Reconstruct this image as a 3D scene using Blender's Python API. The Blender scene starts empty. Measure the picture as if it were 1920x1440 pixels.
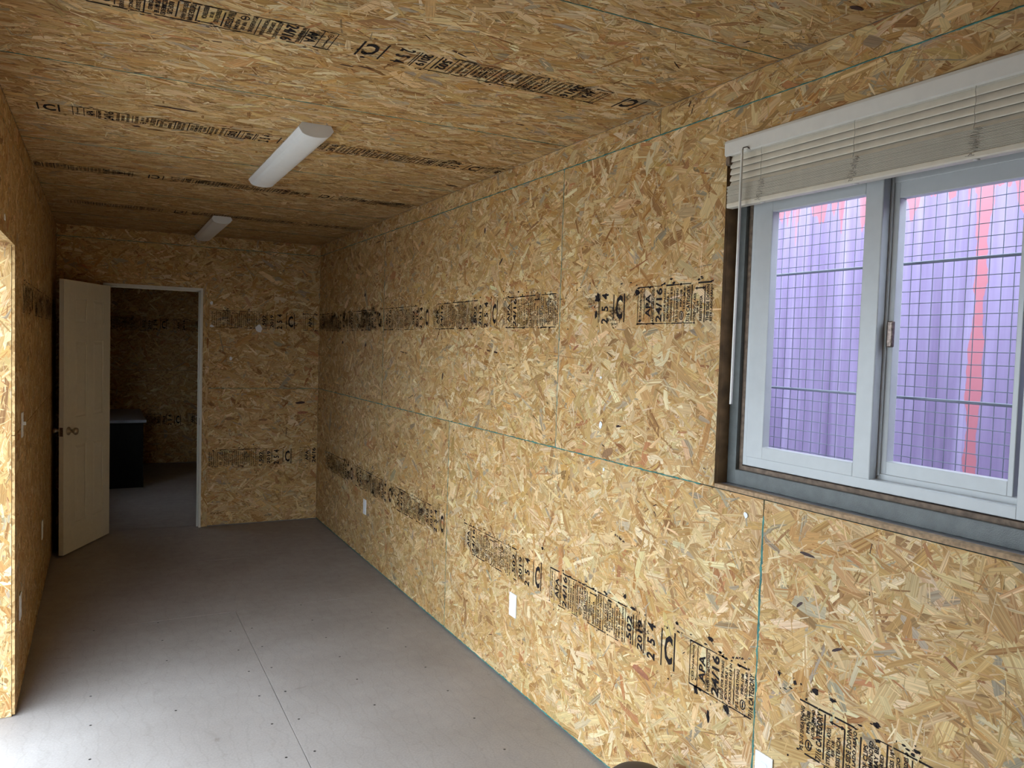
import bpy, bmesh, math, random
import numpy as np
from mathutils import Matrix, Vector

random.seed(7)
rng = np.random.default_rng(7)
SC = bpy.context.scene
COL = SC.collection

# ------------------------------------------------------------------ camera
F_PX = 1475.77
YAW, PITCH, ROLL = 0.48190, -0.04733, 0.03015
W, L, H = 2.1112, 7.2983, 2.5363           # right wall x, partition y, ceiling z
S = 1.22                                    # sheet width
_r = Vector((math.cos(YAW), -math.sin(YAW), 0))
_f = Vector((math.sin(YAW) * math.cos(PITCH), math.cos(YAW) * math.cos(PITCH), math.sin(PITCH)))
_u = _r.cross(_f)
_R = math.cos(ROLL) * _r + math.sin(ROLL) * _u
_U = -math.sin(ROLL) * _r + math.cos(ROLL) * _u
cam = bpy.data.cameras.new('camera')
cam.sensor_width = 36.0
cam.sensor_fit = 'HORIZONTAL'
cam.lens = F_PX / 1920 * 36
cam.clip_start = 0.02
co = bpy.data.objects.new('camera', cam)
COL.objects.link(co)
co.matrix_world = Matrix(((_R.x, _U.x, -_f.x, 0.3232), (_R.y, _U.y, -_f.y, 0.0),
                          (_R.z, _U.z, -_f.z, 1.6609), (0, 0, 0, 1)))
SC.camera = co

# ------------------------------------------------------------------ light and exposure
world = bpy.data.worlds.new('overcast_sky')
SC.world = world
world.use_nodes = True
bg = world.node_tree.nodes['Background']
bg.inputs[0].default_value = (0.74, 0.87, 1.0, 1)
bg.inputs[1].default_value = 4.0
SC.view_settings.view_transform = 'Standard'
SC.view_settings.look = 'None'
SC.view_settings.gamma = 1
SC.view_settings.use_curve_mapping = False
SC.view_settings.exposure = 1.22

# ------------------------------------------------------------------ materials
def new_mat(name):
    m = bpy.data.materials.new(name)
    m.use_nodes = True
    nt = m.node_tree
    b = nt.nodes['Principled BSDF']
    return m, nt, b

def plain(name, col, rough=0.5, metal=0.0, noise=0.0, nscale=30, bump=0.0, bscale=200, spec=0.5):
    m, nt, b = new_mat(name)
    b.inputs['Roughness'].default_value = rough
    b.inputs['Metallic'].default_value = metal
    b.inputs['Specular IOR Level'].default_value = spec
    tc = nt.nodes.new('ShaderNodeTexCoord')
    n = nt.nodes.new('ShaderNodeTexNoise')
    n.inputs['Scale'].default_value = nscale
    n.inputs['Detail'].default_value = 5
    nt.links.new(tc.outputs['Object'], n.inputs['Vector'])
    r = nt.nodes.new('ShaderNodeValToRGB')
    r.color_ramp.elements[0].position = 0.3
    r.color_ramp.elements[1].position = 0.7
    r.color_ramp.elements[0].color = tuple(c * (1 - noise) for c in col) + (1,)
    r.color_ramp.elements[1].color = tuple(min(1, c * (1 + noise)) for c in col) + (1,)
    nt.links.new(n.outputs['Fac'], r.inputs['Fac'])
    nt.links.new(r.outputs['Color'], b.inputs['Base Color'])
    if bump:
        n2 = nt.nodes.new('ShaderNodeTexNoise')
        n2.inputs['Scale'].default_value = bscale
        nt.links.new(tc.outputs['Object'], n2.inputs['Vector'])
        bp = nt.nodes.new('ShaderNodeBump')
        bp.inputs['Strength'].default_value = bump
        bp.inputs['Distance'].default_value = 0.002
        nt.links.new(n2.outputs['Fac'], bp.inputs['Height'])
        nt.links.new(bp.outputs['Normal'], b.inputs['Normal'])
    return m

def osb_flake_mat():
    m, nt, b = new_mat('osb_strand')
    N, K = nt.nodes.new, nt.links.new
    b.inputs['Roughness'].default_value = 0.62
    b.inputs['Specular IOR Level'].default_value = 0.3
    at = N('ShaderNodeAttribute'); at.attribute_name = 'tint'
    uv = N('ShaderNodeAttribute'); uv.attribute_name = 'grain'
    mp = N('ShaderNodeMapping'); mp.inputs['Scale'].default_value = (10, 330, 1)
    K(uv.outputs['Vector'], mp.inputs['Vector'])
    n = N('ShaderNodeTexNoise'); n.inputs['Scale'].default_value = 1; n.inputs['Detail'].default_value = 4
    K(mp.outputs['Vector'], n.inputs['Vector'])
    mp2 = N('ShaderNodeMapping'); mp2.inputs['Scale'].default_value = (3, 150, 1)
    K(uv.outputs['Vector'], mp2.inputs['Vector'])
    n2 = N('ShaderNodeTexNoise'); n2.inputs['Scale'].default_value = 1; n2.inputs['Detail'].default_value = 2
    n2.inputs['Distortion'].default_value = 0.6
    K(mp2.outputs['Vector'], n2.inputs['Vector'])
    r1 = N('ShaderNodeMapRange'); r1.inputs[1].default_value = 0.3; r1.inputs[2].default_value = 0.7
    r1.inputs[3].default_value = 0.66; r1.inputs[4].default_value = 1.14
    K(n.outputs['Fac'], r1.inputs[0])
    # broad late-wood stripes, stronger on some strands (alpha of tint)
    r2 = N('ShaderNodeMapRange'); r2.inputs[1].default_value = 0.42; r2.inputs[2].default_value = 0.60
    r2.inputs[3].default_value = 1.0; r2.inputs[4].default_value = 0.0
    K(n2.outputs['Fac'], r2.inputs[0])
    mu = N('ShaderNodeMath'); mu.operation = 'MULTIPLY'
    K(r2.outputs[0], mu.inputs[0]); K(at.outputs['Alpha'], mu.inputs[1])
    mx = N('ShaderNodeMix'); mx.data_type = 'RGBA'; mx.blend_type = 'MULTIPLY'
    K(mu.outputs[0], mx.inputs['Factor']); K(at.outputs['Color'], mx.inputs[6])
    mx.inputs[7].default_value = (0.64, 0.47, 0.32, 1)
    vm = N('ShaderNodeVectorMath'); vm.operation = 'SCALE'
    K(mx.outputs[2], vm.inputs[0]); K(r1.outputs[0], vm.inputs['Scale'])
    K(vm.outputs[0], b.inputs['Base Color'])
    bp = N('ShaderNodeBump'); bp.inputs['Strength'].default_value = 0.35; bp.inputs['Distance'].default_value = 0.0012
    K(n.outputs['Fac'], bp.inputs['Height']); K(bp.outputs['Normal'], b.inputs['Normal'])
    return m

def osb_base_mat():
    m, nt, b = new_mat('osb_core')
    N, K = nt.nodes.new, nt.links.new
    b.inputs['Roughness'].default_value = 0.7
    b.inputs['Specular IOR Level'].default_value = 0.2
    tc = N('ShaderNodeTexCoord')
    cur = None
    v = N('ShaderNodeTexVoronoi'); v.inputs['Scale'].default_value = 60
    K(tc.outputs['Object'], v.inputs['Vector'])
    n = N('ShaderNodeTexNoise'); n.inputs['Scale'].default_value = 90; n.inputs['Detail'].default_value = 6
    K(tc.outputs['Object'], n.inputs['Vector'])
    r = N('ShaderNodeValToRGB')
    r.color_ramp.elements[0].position = 0.25; r.color_ramp.elements[0].color = (0.26, 0.14, 0.05, 1)
    r.color_ramp.elements[1].position = 0.75; r.color_ramp.elements[1].color = (0.60, 0.41, 0.19, 1)
    mx = N('ShaderNodeMix'); mx.data_type = 'FLOAT'; mx.inputs['Factor'].default_value = 0.55
    sp = N('ShaderNodeSeparateColor'); K(v.outputs['Color'], sp.inputs[0])
    K(sp.outputs[0], mx.inputs[2]); K(n.outputs['Fac'], mx.inputs[3])
    K(mx.outputs[0], r.inputs['Fac']); K(r.outputs['Color'], b.inputs['Base Color'])
    return m

def ink_mat(name, thr, strength=1.0, col=(0.017, 0.013, 0.013), scale=260):
    m, nt, b = new_mat(name)
    N, K = nt.nodes.new, nt.links.new
    b.inputs['Base Color'].default_value = col + (1,)
    b.inputs['Roughness'].default_value = 0.7
    b.inputs['Specular IOR Level'].default_value = 0.1
    tc = N('ShaderNodeTexCoord')
    n = N('ShaderNodeTexNoise'); n.inputs['Scale'].default_value = scale; n.inputs['Detail'].default_value = 5
    n.inputs['Roughness'].default_value = 0.7
    K(tc.outputs['Object'], n.inputs['Vector'])
    n2 = N('ShaderNodeTexNoise'); n2.inputs['Scale'].default_value = 11; n2.inputs['Detail'].default_value = 2
    K(tc.outputs['Object'], n2.inputs['Vector'])
    ad = N('ShaderNodeMath'); ad.operation = 'ADD'
    hf = N('ShaderNodeMath'); hf.operation = 'MULTIPLY'; hf.inputs[1].default_value = 0.6
    K(n2.outputs['Fac'], hf.inputs[0]); K(n.outputs['Fac'], ad.inputs[0]); K(hf.outputs[0], ad.inputs[1])
    r = N('ShaderNodeMapRange'); r.inputs[1].default_value = thr - 0.06; r.inputs[2].default_value = thr + 0.06
    r.inputs[3].default_value = 0.0; r.inputs[4].default_value = strength
    K(ad.outputs[0], r.inputs[0]); K(r.outputs[0], b.inputs['Alpha'])
    return m

def floor_mat():
    m, nt, b = new_mat('grey_floor_board')
    N, K = nt.nodes.new, nt.links.new
    tc = N('ShaderNodeTexCoord')
    def noise(scale, detail=5, sc=None, dist=0.0):
        n = N('ShaderNodeTexNoise'); n.inputs['Scale'].default_value = scale; n.inputs['Detail'].default_value = detail
        n.inputs['Distortion'].default_value = dist
        if sc:
            mp = N('ShaderNodeMapping'); mp.inputs['Scale'].default_value = sc
            K(tc.outputs['Object'], mp.inputs['Vector']); K(mp.outputs['Vector'], n.inputs['Vector'])
        else:
            K(tc.outputs['Object'], n.inputs['Vector'])
        return n
    def ramp(src, p0, p1, c0, c1):
        r = N('ShaderNodeValToRGB'); r.color_ramp.elements[0].position = p0; r.color_ramp.elements[1].position = p1
        r.color_ramp.elements[0].color = c0 + (1,); r.color_ramp.elements[1].color = c1 + (1,)
        K(src, r.inputs['Fac']); return r
    base = ramp(noise(2.2, 6).outputs['Fac'], 0.3, 0.7, (0.285, 0.25, 0.228), (0.345, 0.31, 0.288))
    fine = ramp(noise(120, 4).outputs['Fac'], 0.3, 0.7, (0.88, 0.88, 0.88), (1.06, 1.06, 1.06))
    stain = ramp(noise(9, 6, (1, 1.6, 1), 0.6).outputs['Fac'], 0.66, 0.74, (1, 1, 1), (0.80, 0.77, 0.75))
    wv = N('ShaderNodeTexWave'); wv.inputs['Scale'].default_value = 5; wv.inputs['Distortion'].default_value = 9
    wv.inputs['Detail'].default_value = 3; wv.bands_direction = 'X'
    K(tc.outputs['Object'], wv.inputs['Vector'])
    scuff = ramp(wv.outputs['Fac'], 0.0, 0.06, (0.93, 0.93, 0.92), (1, 1, 1))
    cur = base.outputs['Color']
    for x in (fine, stain, scuff):
        mx = N('ShaderNodeMix'); mx.data_type = 'RGBA'; mx.blend_type = 'MULTIPLY'; mx.inputs['Factor'].default_value = 1
        K(cur, mx.inputs[6]); K(x.outputs['Color'], mx.inputs[7]); cur = mx.outputs[2]
    K(cur, b.inputs['Base Color'])
    rr = ramp(noise(14, 4).outputs['Fac'], 0.3, 0.7, (0.42, 0.42, 0.42), (0.62, 0.62, 0.62))
    K(rr.outputs['Color'], b.inputs['Roughness'])
    b.inputs['Specular IOR Level'].default_value = 0.45
    return m

def glass_mat(name, haze=0.0, gloss=1.0):
    m, nt, b = new_mat(name)
    nt.nodes.remove(b)
    N, K = nt.nodes.new, nt.links.new
    out = [x for x in nt.nodes if x.type == 'OUTPUT_MATERIAL'][0]
    tr = N('ShaderNodeBsdfTransparent'); tr.inputs[0].default_value = (0.93, 0.96, 0.97, 1)
    gl = N('ShaderNodeBsdfGlossy'); gl.inputs['Roughness'].default_value = 0.01
    fr = N('ShaderNodeFresnel'); fr.inputs[0].default_value = 1.45
    mx = N('ShaderNodeMixShader')
    K(fr.outputs[0], mx.inputs[0]); K(tr.outputs[0], mx.inputs[1]); K(gl.outputs[0], mx.inputs[2])
    last = mx
    if haze:
        df = N('ShaderNodeBsdfTranslucent'); df.inputs[0].default_value = (0.85, 0.88, 0.9, 1)
        tc = N('ShaderNodeTexCoord'); n = N('ShaderNodeTexNoise'); n.inputs['Scale'].default_value = 7
        K(tc.outputs['Object'], n.inputs['Vector'])
        r = N('ShaderNodeMapRange'); r.inputs[3].default_value = haze * 0.6; r.inputs[4].default_value = haze * 1.4
        K(n.outputs['Fac'], r.inputs[0])
        m2 = N('ShaderNodeMixShader')
        K(r.outputs[0], m2.inputs[0]); K(mx.outputs[0], m2.inputs[1]); K(df.outputs[0], m2.inputs[2]); last = m2
    K(last.outputs[0], out.inputs['Surface'])
    return m

def container_mat():
    m, nt, b = new_mat('weathered_sky_tinted_paint')
    N, K = nt.nodes.new, nt.links.new
    b.inputs['Roughness'].default_value = 0.45
    tc = N('ShaderNodeTexCoord')
    sx = N('ShaderNodeSeparateXYZ'); K(tc.outputs['Object'], sx.inputs[0])
    mp = N('ShaderNodeMapping'); mp.inputs['Scale'].default_value = (0, 26, 1.2)
    K(tc.outputs['Object'], mp.inputs['Vector'])
    n = N('ShaderNodeTexNoise'); n.inputs['Scale'].default_value = 1; n.inputs['Detail'].default_value = 5
    K(mp.outputs['Vector'], n.inputs['Vector'])
    r = N('ShaderNodeValToRGB')
    r.color_ramp.elements[0].position = 0.3; r.color_ramp.elements[0].color = (0.185, 0.13, 0.245, 1)  # lilac cast of the sky put into the faded red paint's colour
    r.color_ramp.elements[1].position = 0.75; r.color_ramp.elements[1].color = (0.31, 0.25, 0.40, 1)
    K(n.outputs['Fac'], r.inputs['Fac'])
    # red paint: ragged drips from the top rail and one long run
    mp2 = N('ShaderNodeMapping'); mp2.inputs['Scale'].default_value = (0, 13, 0.9)
    K(tc.outputs['Object'], mp2.inputs['Vector'])
    d = N('ShaderNodeTexNoise'); d.inputs['Scale'].default_value = 1; d.inputs['Detail'].default_value = 3
    K(mp2.outputs['Vector'], d.inputs['Vector'])
    a = N('ShaderNodeMath'); a.operation = 'MULTIPLY_ADD'; a.inputs[1].default_value = 0.9; a.inputs[2].default_value = -2.75
    K(d.outputs['Fac'], a.inputs[0])
    s = N('ShaderNodeMath'); s.operation = 'ADD'; K(a.outputs[0], s.inputs[0]); K(sx.outputs['Z'], s.inputs[1])
    g = N('ShaderNodeMath'); g.operation = 'GREATER_THAN'; g.inputs[1].default_value = 0.0; K(s.outputs[0], g.inputs[0])
    mp3 = N('ShaderNodeMapping'); mp3.inputs['Scale'].default_value = (0, 3, 6)
    K(tc.outputs['Object'], mp3.inputs['Vector'])
    e = N('ShaderNodeTexNoise'); e.inputs['Scale'].default_value = 1; e.inputs['Detail'].default_value = 4
    K(mp3.outputs['Vector'], e.inputs['Vector'])
    y = N('ShaderNodeMath'); y.operation = 'SUBTRACT'; K(sx.outputs['Y'], y.inputs[0]); y.inputs[1].default_value = 1.765
    ya = N('ShaderNodeMath'); ya.operation = 'ABSOLUTE'; K(y.outputs[0], ya.inputs[0])
    w = N('ShaderNodeMath'); w.operation = 'MULTIPLY_ADD'; w.inputs[1].default_value = 0.075; w.inputs[2].default_value = -0.014
    K(e.outputs['Fac'], w.inputs[0])
    g2 = N('ShaderNodeMath'); g2.operation = 'LESS_THAN'; K(ya.outputs[0], g2.inputs[0]); K(w.outputs[0], g2.inputs[1])
    mxx = N('ShaderNodeMath'); mxx.operation = 'MAXIMUM'; K(g.outputs[0], mxx.inputs[0]); K(g2.outputs[0], mxx.inputs[1])
    mx = N('ShaderNodeMix'); mx.data_type = 'RGBA'
    K(mxx.outputs[0], mx.inputs['Factor']); K(r.outputs['Color'], mx.inputs[6]); mx.inputs[7].default_value = (0.42, 0.135, 0.165, 1)
    K(mx.outputs[2], b.inputs['Base Color'])
    return m

M = {}
M['flake'] = osb_flake_mat()
M['osb'] = osb_base_mat()
M['teal'] = plain('teal_edge_paint', (0.035, 0.17, 0.145), 0.6, noise=0.5, nscale=60)
M['ink'] = ink_mat('stamp_ink', 0.60)
M['ink_bold'] = ink_mat('stamp_ink_heavy', 0.52)
M['smudge'] = ink_mat('stamp_ink_smear', 0.86, 0.75, scale=120)
M['floor'] = floor_mat()
M['gap'] = plain('dark_joint', (0.03, 0.027, 0.025), 0.9)
M['shell'] = plain('container_steel', (0.16, 0.15, 0.14), 0.6, noise=0.1)
M['vinyl'] = plain('white_vinyl', (0.50, 0.515, 0.52), 0.35, noise=0.03)
M['blind'] = plain('cream_blind', (0.70, 0.64, 0.53), 0.42, noise=0.04)
M['railw'] = plain('white_headrail', (0.72, 0.695, 0.64), 0.4, noise=0.03)
M['cord'] = plain('dusty_cord', (0.40, 0.36, 0.30), 0.9, noise=0.3, nscale=300)
M['steelf'] = plain('painted_steel_frame', (0.115, 0.125, 0.12), 0.42, noise=0.15, bump=0.6, bscale=400)
M['stud'] = plain('dark_stained_wood', (0.20, 0.115, 0.05), 0.7, noise=0.4, nscale=18)
M['sill'] = plain('board_edge', (0.34, 0.22, 0.12), 0.75, noise=0.35, nscale=80)
M['foam'] = plain('brown_sealant', (0.17, 0.12, 0.085), 0.8, noise=0.4, nscale=60)
M['glass'] = glass_mat('clear_glass')
M['glass_haze'] = glass_mat('dusty_glass', 0.28)
M['wire'] = plain('galvanised_wire', (0.19, 0.21, 0.27), 0.5, 0.2)
M['rubber'] = plain('black_gasket', (0.01, 0.01, 0.015), 0.5)
M['cont'] = container_mat()
M['bronze'] = plain('tarnished_lock_metal', (0.16, 0.12, 0.10), 0.35, 0.8, noise=0.5, nscale=120)
M['brass'] = plain('satin_knob_metal', (0.50, 0.43, 0.33), 0.28, 1.0)
M['doorp'] = plain('cream_door_paint', (0.76, 0.71, 0.58), 0.45, noise=0.03)
M['jamb'] = plain('white_door_frame', (0.66, 0.64, 0.57), 0.45, noise=0.03)
M['plate'] = plain('white_plastic_plate', (0.80, 0.81, 0.82), 0.3)
M['slot'] = plain('outlet_slot_dark', (0.03, 0.03, 0.03), 0.6)
M['lamp'] = plain('white_acrylic_diffuser', (0.80, 0.80, 0.79), 0.35, noise=0.02)
M['lampend'] = plain('lamp_end_cap_plastic', (0.62, 0.61, 0.59), 0.5)
M['deskd'] = plain('black_desk_laminate', (0.008, 0.008, 0.008), 0.75, noise=0.2, spec=0.15)
M['deskt'] = plain('dark_grey_desk_top', (0.17, 0.18, 0.20), 0.32, noise=0.15)
M['paper'] = plain('torn_white_paper', (0.78, 0.78, 0.80), 0.8)
M['screw'] = plain('dark_screw_head', (0.035, 0.03, 0.028), 0.5, 0.5)
M['bin'] = plain('dark_brown_plastic', (0.045, 0.034, 0.03), 0.55)
M['ext'] = plain('pale_bounce_paint', (0.62, 0.63, 0.66), 0.5, noise=0.05)  # unseen outer face made pale to bounce light onto the container
M['ground'] = plain('pale_gravel', (0.36, 0.34, 0.31), 0.9, noise=0.3, nscale=30)

# ------------------------------------------------------------------ helpers
def link(o, parent=None):
    COL.objects.link(o)
    if parent:
        o.parent = parent
    return o

def obj(name, verts, faces, mat, parent=None, smooth=False):
    me = bpy.data.meshes.new(name)
    me.from_pydata([tuple(v) for v in verts], [], faces)
    for mm in (mat if isinstance(mat, (list, tuple)) else [mat]):
        me.materials.append(mm)
    if smooth:
        me.polygons.foreach_set('use_smooth', [True] * len(me.polygons))
    me.update()
    return link(bpy.data.objects.new(name, me), parent)

def from_bm(name, bm, mat, parent=None, smooth=False):
    bmesh.ops.recalc_face_normals(bm, faces=bm.faces)
    me = bpy.data.meshes.new(name)
    bm.to_mesh(me); bm.free()
    for mm in (mat if isinstance(mat, (list, tuple)) else [mat]):
        me.materials.append(mm)
    if smooth:
        me.polygons.foreach_set('use_smooth', [True] * len(me.polygons))
    return link(bpy.data.objects.new(name, me), parent)

def bbox(bm, x0, x1, y0, y1, z0, z1, bev=0.0, mi=0):
    vs = [bm.verts.new((x, y, z)) for x in (x0, x1) for y in (y0, y1) for z in (z0, z1)]
    q = [(0, 1, 3, 2), (4, 6, 7, 5), (0, 4, 5, 1), (2, 3, 7, 6), (0, 2, 6, 4), (1, 5, 7, 3)]
    fs = [bm.faces.new([vs[i] for i in f]) for f in q]
    for f in fs:
        f.material_index = mi
    if bev:
        es = list({e for f in fs for e in f.edges})
        bmesh.ops.bevel(bm, geom=es, offset=bev, segments=2, affect='EDGES', profile=0.5)
    return fs

def box(name, x0, x1, y0, y1, z0, z1, mat, parent=None, bev=0.0):
    bm = bmesh.new()
    bbox(bm, x0, x1, y0, y1, z0, z1, bev)
    return from_bm(name, bm, mat, parent)

def empty(name, loc):
    o = bpy.data.objects.new(name, None)
    o.empty_display_size = 0.1
    o.location = loc
    return link(o)

def place(o, parent):
    """parent a mesh given in world coordinates to an empty, keeping it in place"""
    o.parent = parent
    o.matrix_parent_inverse = Matrix.Translation(-parent.location)
    return o

def tag(o, label, cat, group=None):
    o['label'] = label; o['category'] = cat
    if group:
        o['group'] = group
    return o

def struct(o, label=None):
    o['kind'] = 'structure'
    if label:
        o['label'] = label
    return o

def lathe(bm, prof, axis_o, axis_d, seg=20):
    """revolve (radius, height) profile about an axis"""
    d = Vector(axis_d).normalized()
    a = d.orthogonal().normalized(); b2 = d.cross(a)
    rings = []
    for r, h in prof:
        c = Vector(axis_o) + d * h
        if r < 1e-6:
            rings.append([bm.verts.new(c)])
        else:
            rings.append([bm.verts.new(c + r * (math.cos(t) * a + math.sin(t) * b2)) for t in [2 * math.pi * i / seg for i in range(seg)]])
    for p, q in zip(rings, rings[1:]):
        for i in range(seg):
            j = (i + 1) % seg
            if len(p) == 1 and len(q) == 1:
                continue
            if len(p) == 1:
                bm.faces.new([p[0], q[i], q[j]])
            elif len(q) == 1:
                bm.faces.new([p[i], q[0], p[j]])
            else:
                bm.faces.new([p[i], q[i], q[j], p[j]])

def tube(bm, pts, r, seg=8):
    pts = [Vector(p) for p in pts]
    rings = []
    for i, p in enumerate(pts):
        d = (pts[min(i + 1, len(pts) - 1)] - pts[max(i - 1, 0)]).normalized()
        a = d.cross(Vector((0.3, 0.9, 0.31))).normalized(); b2 = d.cross(a)
        rings.append([bm.verts.new(p + r * (math.cos(t) * a + math.sin(t) * b2)) for t in [2 * math.pi * k / seg for k in range(seg)]])
    for p, q in zip(rings, rings[1:]):
        for k in range(seg):
            bm.faces.new([p[k], q[k], q[(k + 1) % seg], p[(k + 1) % seg]])
    bm.faces.new(rings[0]); bm.faces.new(rings[-1][::-1])

# ------------------------------------------------------------------ oriented strand board
TINTS = np.array([(.665, .465, .232), (.555, .348, .138), (.505, .288, .095), (.355, .19, .07),
                  (.40, .32, .21), (.435, .20, .078), (.04, .016, .011), (.74, .57, .335)])
TW = np.array([.32, .34, .13, .042, .042, .018, .0025, .115])

class Frame:
    """a flat surface: origin, u to the viewer's right, v up, n towards the viewer"""
    def __init__(self, o, u, v):
        self.o = np.array(o, float); self.u = np.array(u, float); self.v = np.array(v, float)
        self.n = np.cross(self.u, self.v)
    def pt(self, a):
        a = np.asarray(a, float)
        return self.o + a[..., 0:1] * self.u + a[..., 1:2] * self.v + a[..., 2:3] * self.n

def flake_mesh(name, fr, u0, u1, v0, v1, dens, hole=None, ang=0.0, sig=34, parent=None, size=1.0):
    area = (u1 - u0) * (v1 - v0)
    n = max(20, int(area * dens))
    big = rng.random(n) < 0.50
    ln = np.where(big, rng.lognormal(math.log(.088), .36, n), rng.lognormal(math.log(.040), .45, n))
    wd = np.where(big, rng.lognormal(math.log(.0165), .60, n), rng.lognormal(math.log(.0030), .5, n))
    ln, wd = ln * size, wd * size
    ln = np.clip(ln, .012, .19); wd = np.clip(np.minimum(wd, ln * .6), .0010, .055)
    cu = rng.uniform(u0, u1, n); cv = rng.uniform(v0, v1, n)
    if hole:
        ok = ~((cu > hole[0]) & (cu < hole[1]) & (cv > hole[2]) & (cv < hole[3]))
        ln, wd, cu, cv, big = ln[ok], wd[ok], cu[ok], cv[ok], big[ok]; n = len(cu)
    th = math.radians(ang) + np.radians(rng.normal(0, sig, n))
    un = rng.random(n) < .22
    th = np.where(un, rng.uniform(0, math.pi, n), th)
    sk = rng.uniform(-.5, .5, (n, 2)) * np.minimum(wd, ln * .3)[:, None]
    tp = rng.uniform(.35, 1.0, (n, 4))
    bow = rng.normal(0, .10, n) * wd
    X = np.stack([-ln / 2 + sk[:, 0], np.zeros(n) + sk[:, 1] * .3, ln / 2 + sk[:, 1], ln / 2 - sk[:, 1], np.zeros(n), -ln / 2 - sk[:, 0]], 1)
    hw = wd / 2
    Y = np.stack([-hw * tp[:, 0], -hw + bow, -hw * tp[:, 1], hw * tp[:, 2], hw + bow, hw * tp[:, 3]], 1)
    c, s = np.cos(th)[:, None], np.sin(th)[:, None]
    U = cu[:, None] + c * X - s * Y
    V = cv[:, None] + s * X + c * Y
    U = np.clip(U, u0, u1); V = np.clip(V, v0, v1)
    if hole:
        ins = (U > hole[0]) & (U < hole[1]) & (V > hole[2]) & (V < hole[3])
        d = np.stack([U - hole[0], hole[1] - U, V - hole[2], hole[3] - V], -1)
        k = d.argmin(-1)
        U = np.where(ins & (k == 0), hole[0], np.where(ins & (k == 1), hole[1], U))
        V = np.where(ins & (k == 2), hole[2], np.where(ins & (k == 3), hole[3], V))
    h0 = np.where(big, rng.uniform(.00025, .0011, n), rng.uniform(.0006, .0014, n))
    tx = rng.normal(0, .0035, n)[:, None]; ty = rng.normal(0, .008, n)[:, None]
    Z = np.clip(h0[:, None] + np.clip(tx * X + ty * Y, -.0003, .0003), .0001, .0018)
    co_ = fr.pt(np.stack([U, V, Z], -1).reshape(-1, 3))
    me = bpy.data.meshes.new(name)
    me.vertices.add(6 * n); me.vertices.foreach_set('co', co_.astype(np.float32).ravel())
    me.loops.add(6 * n); me.loops.foreach_set('vertex_index', np.arange(6 * n, dtype=np.int32))
    me.polygons.add(n)
    me.polygons.foreach_set('loop_start', np.arange(0, 6 * n, 6, dtype=np.int32))
    me.update(calc_edges=True)
    ti = rng.choice(len(TINTS), n, p=TW / TW.sum())
    ti = np.where((ti == 6) & (wd > .011), 3, ti)
    t = TINTS[ti] * rng.normal(1, .10, (n, 1)) * rng.normal(1, .03, (n, 3))
    rgba = np.concatenate([np.clip(t, .01, .85), (rng.random((n, 1)) ** 1.6)], 1)
    a = me.attributes.new('tint', 'FLOAT_COLOR', 'FACE')
    a.data.foreach_set('color', rgba.astype(np.float32).ravel())
    g = me.attributes.new('grain', 'FLOAT_VECTOR', 'CORNER')
    off = rng.uniform(0, 20, (n, 2))
    gv = np.stack([X + off[:, :1], Y + off[:, 1:], np.zeros_like(X)], -1)
    g.data.foreach_set('vector', gv.astype(np.float32).ravel())
    me.materials.append(M['flake'])
    o = link(bpy.data.objects.new(name, me), parent)
    o['kind'] = 'stuff'
    return o

TH = 0.011
def panel(fr, u0, u1, v0, v1, dens, parent, hole=None, ang=0.0, sig=34, th=TH, gap=.0015, flakes=True, edge='teal', size=1.0):
    """one board: a slab with painted edges, with its strands as one part"""
    a0, a1, b0, b1 = u0 + gap, u1 - gap, v0 + gap, v1 - gap
    bm = bmesh.new()
    ed = 1 if not hole else 2
    def slab(p0, p1, q0, q1):
        vs = [bm.verts.new(fr.pt((a, b, c))) for a in (p0, p1) for b in (q0, q1) for c in (-th, 0)]
        for i, f in enumerate([(0, 1, 3, 2), (4, 6, 7, 5), (0, 4, 5, 1), (2, 3, 7, 6), (0, 2, 6, 4), (1, 5, 7, 3)]):
            ff = bm.faces.new([vs[k] for k in f]); ff.material_index = 0 if i >= 4 else ed
    if hole:
        h0, h1, g0, g1 = hole
        for r in ((a0, h0, b0, b1), (h1, a1, b0, b1), (max(a0, h0), min(a1, h1), b0, g0), (max(a0, h0), min(a1, h1), g1, b1)):
            if r[1] - r[0] > .003 and r[3] - r[2] > .003:
                slab(*r)
    else:
        slab(a0, a1, b0, b1)
    p = from_bm('panel', bm, [M['osb'], M[edge], M['stud']], parent)
    if flakes:
        flake_mesh('strands', fr, a0, a1, b0, b1, dens, hole, ang, sig, p, size)
    return p

def seam(fr, p0, p1, parent, w=.0032, h=.0022, step=.02):
    """ragged painted joint line between two boards"""
    p0, p1 = np.array(p0, float), np.array(p1, float)
    n = max(3, int(np.linalg.norm(p1 - p0) / step))
    d = (p1 - p0) / np.linalg.norm(p1 - p0); q = np.array([-d[1], d[0]])
    vs, fs = [], []
    for i in range(n + 1):
        c = p0 + (p1 - p0) * i / n
        a = w * random.uniform(.35, 1.15); b = w * random.uniform(.35, 1.15)
        vs += [fr.pt((*(c - q * a), .0004)), fr.pt((*c, h)), fr.pt((*(c + q * b), .0004))]
        if i:
            k = 3 * i
            fs += [(k - 3, k, k + 1, k - 2), (k - 2, k + 1, k + 2, k - 1)]
    return obj('edge_paint_line', vs, fs, M['teal'], parent)

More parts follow.
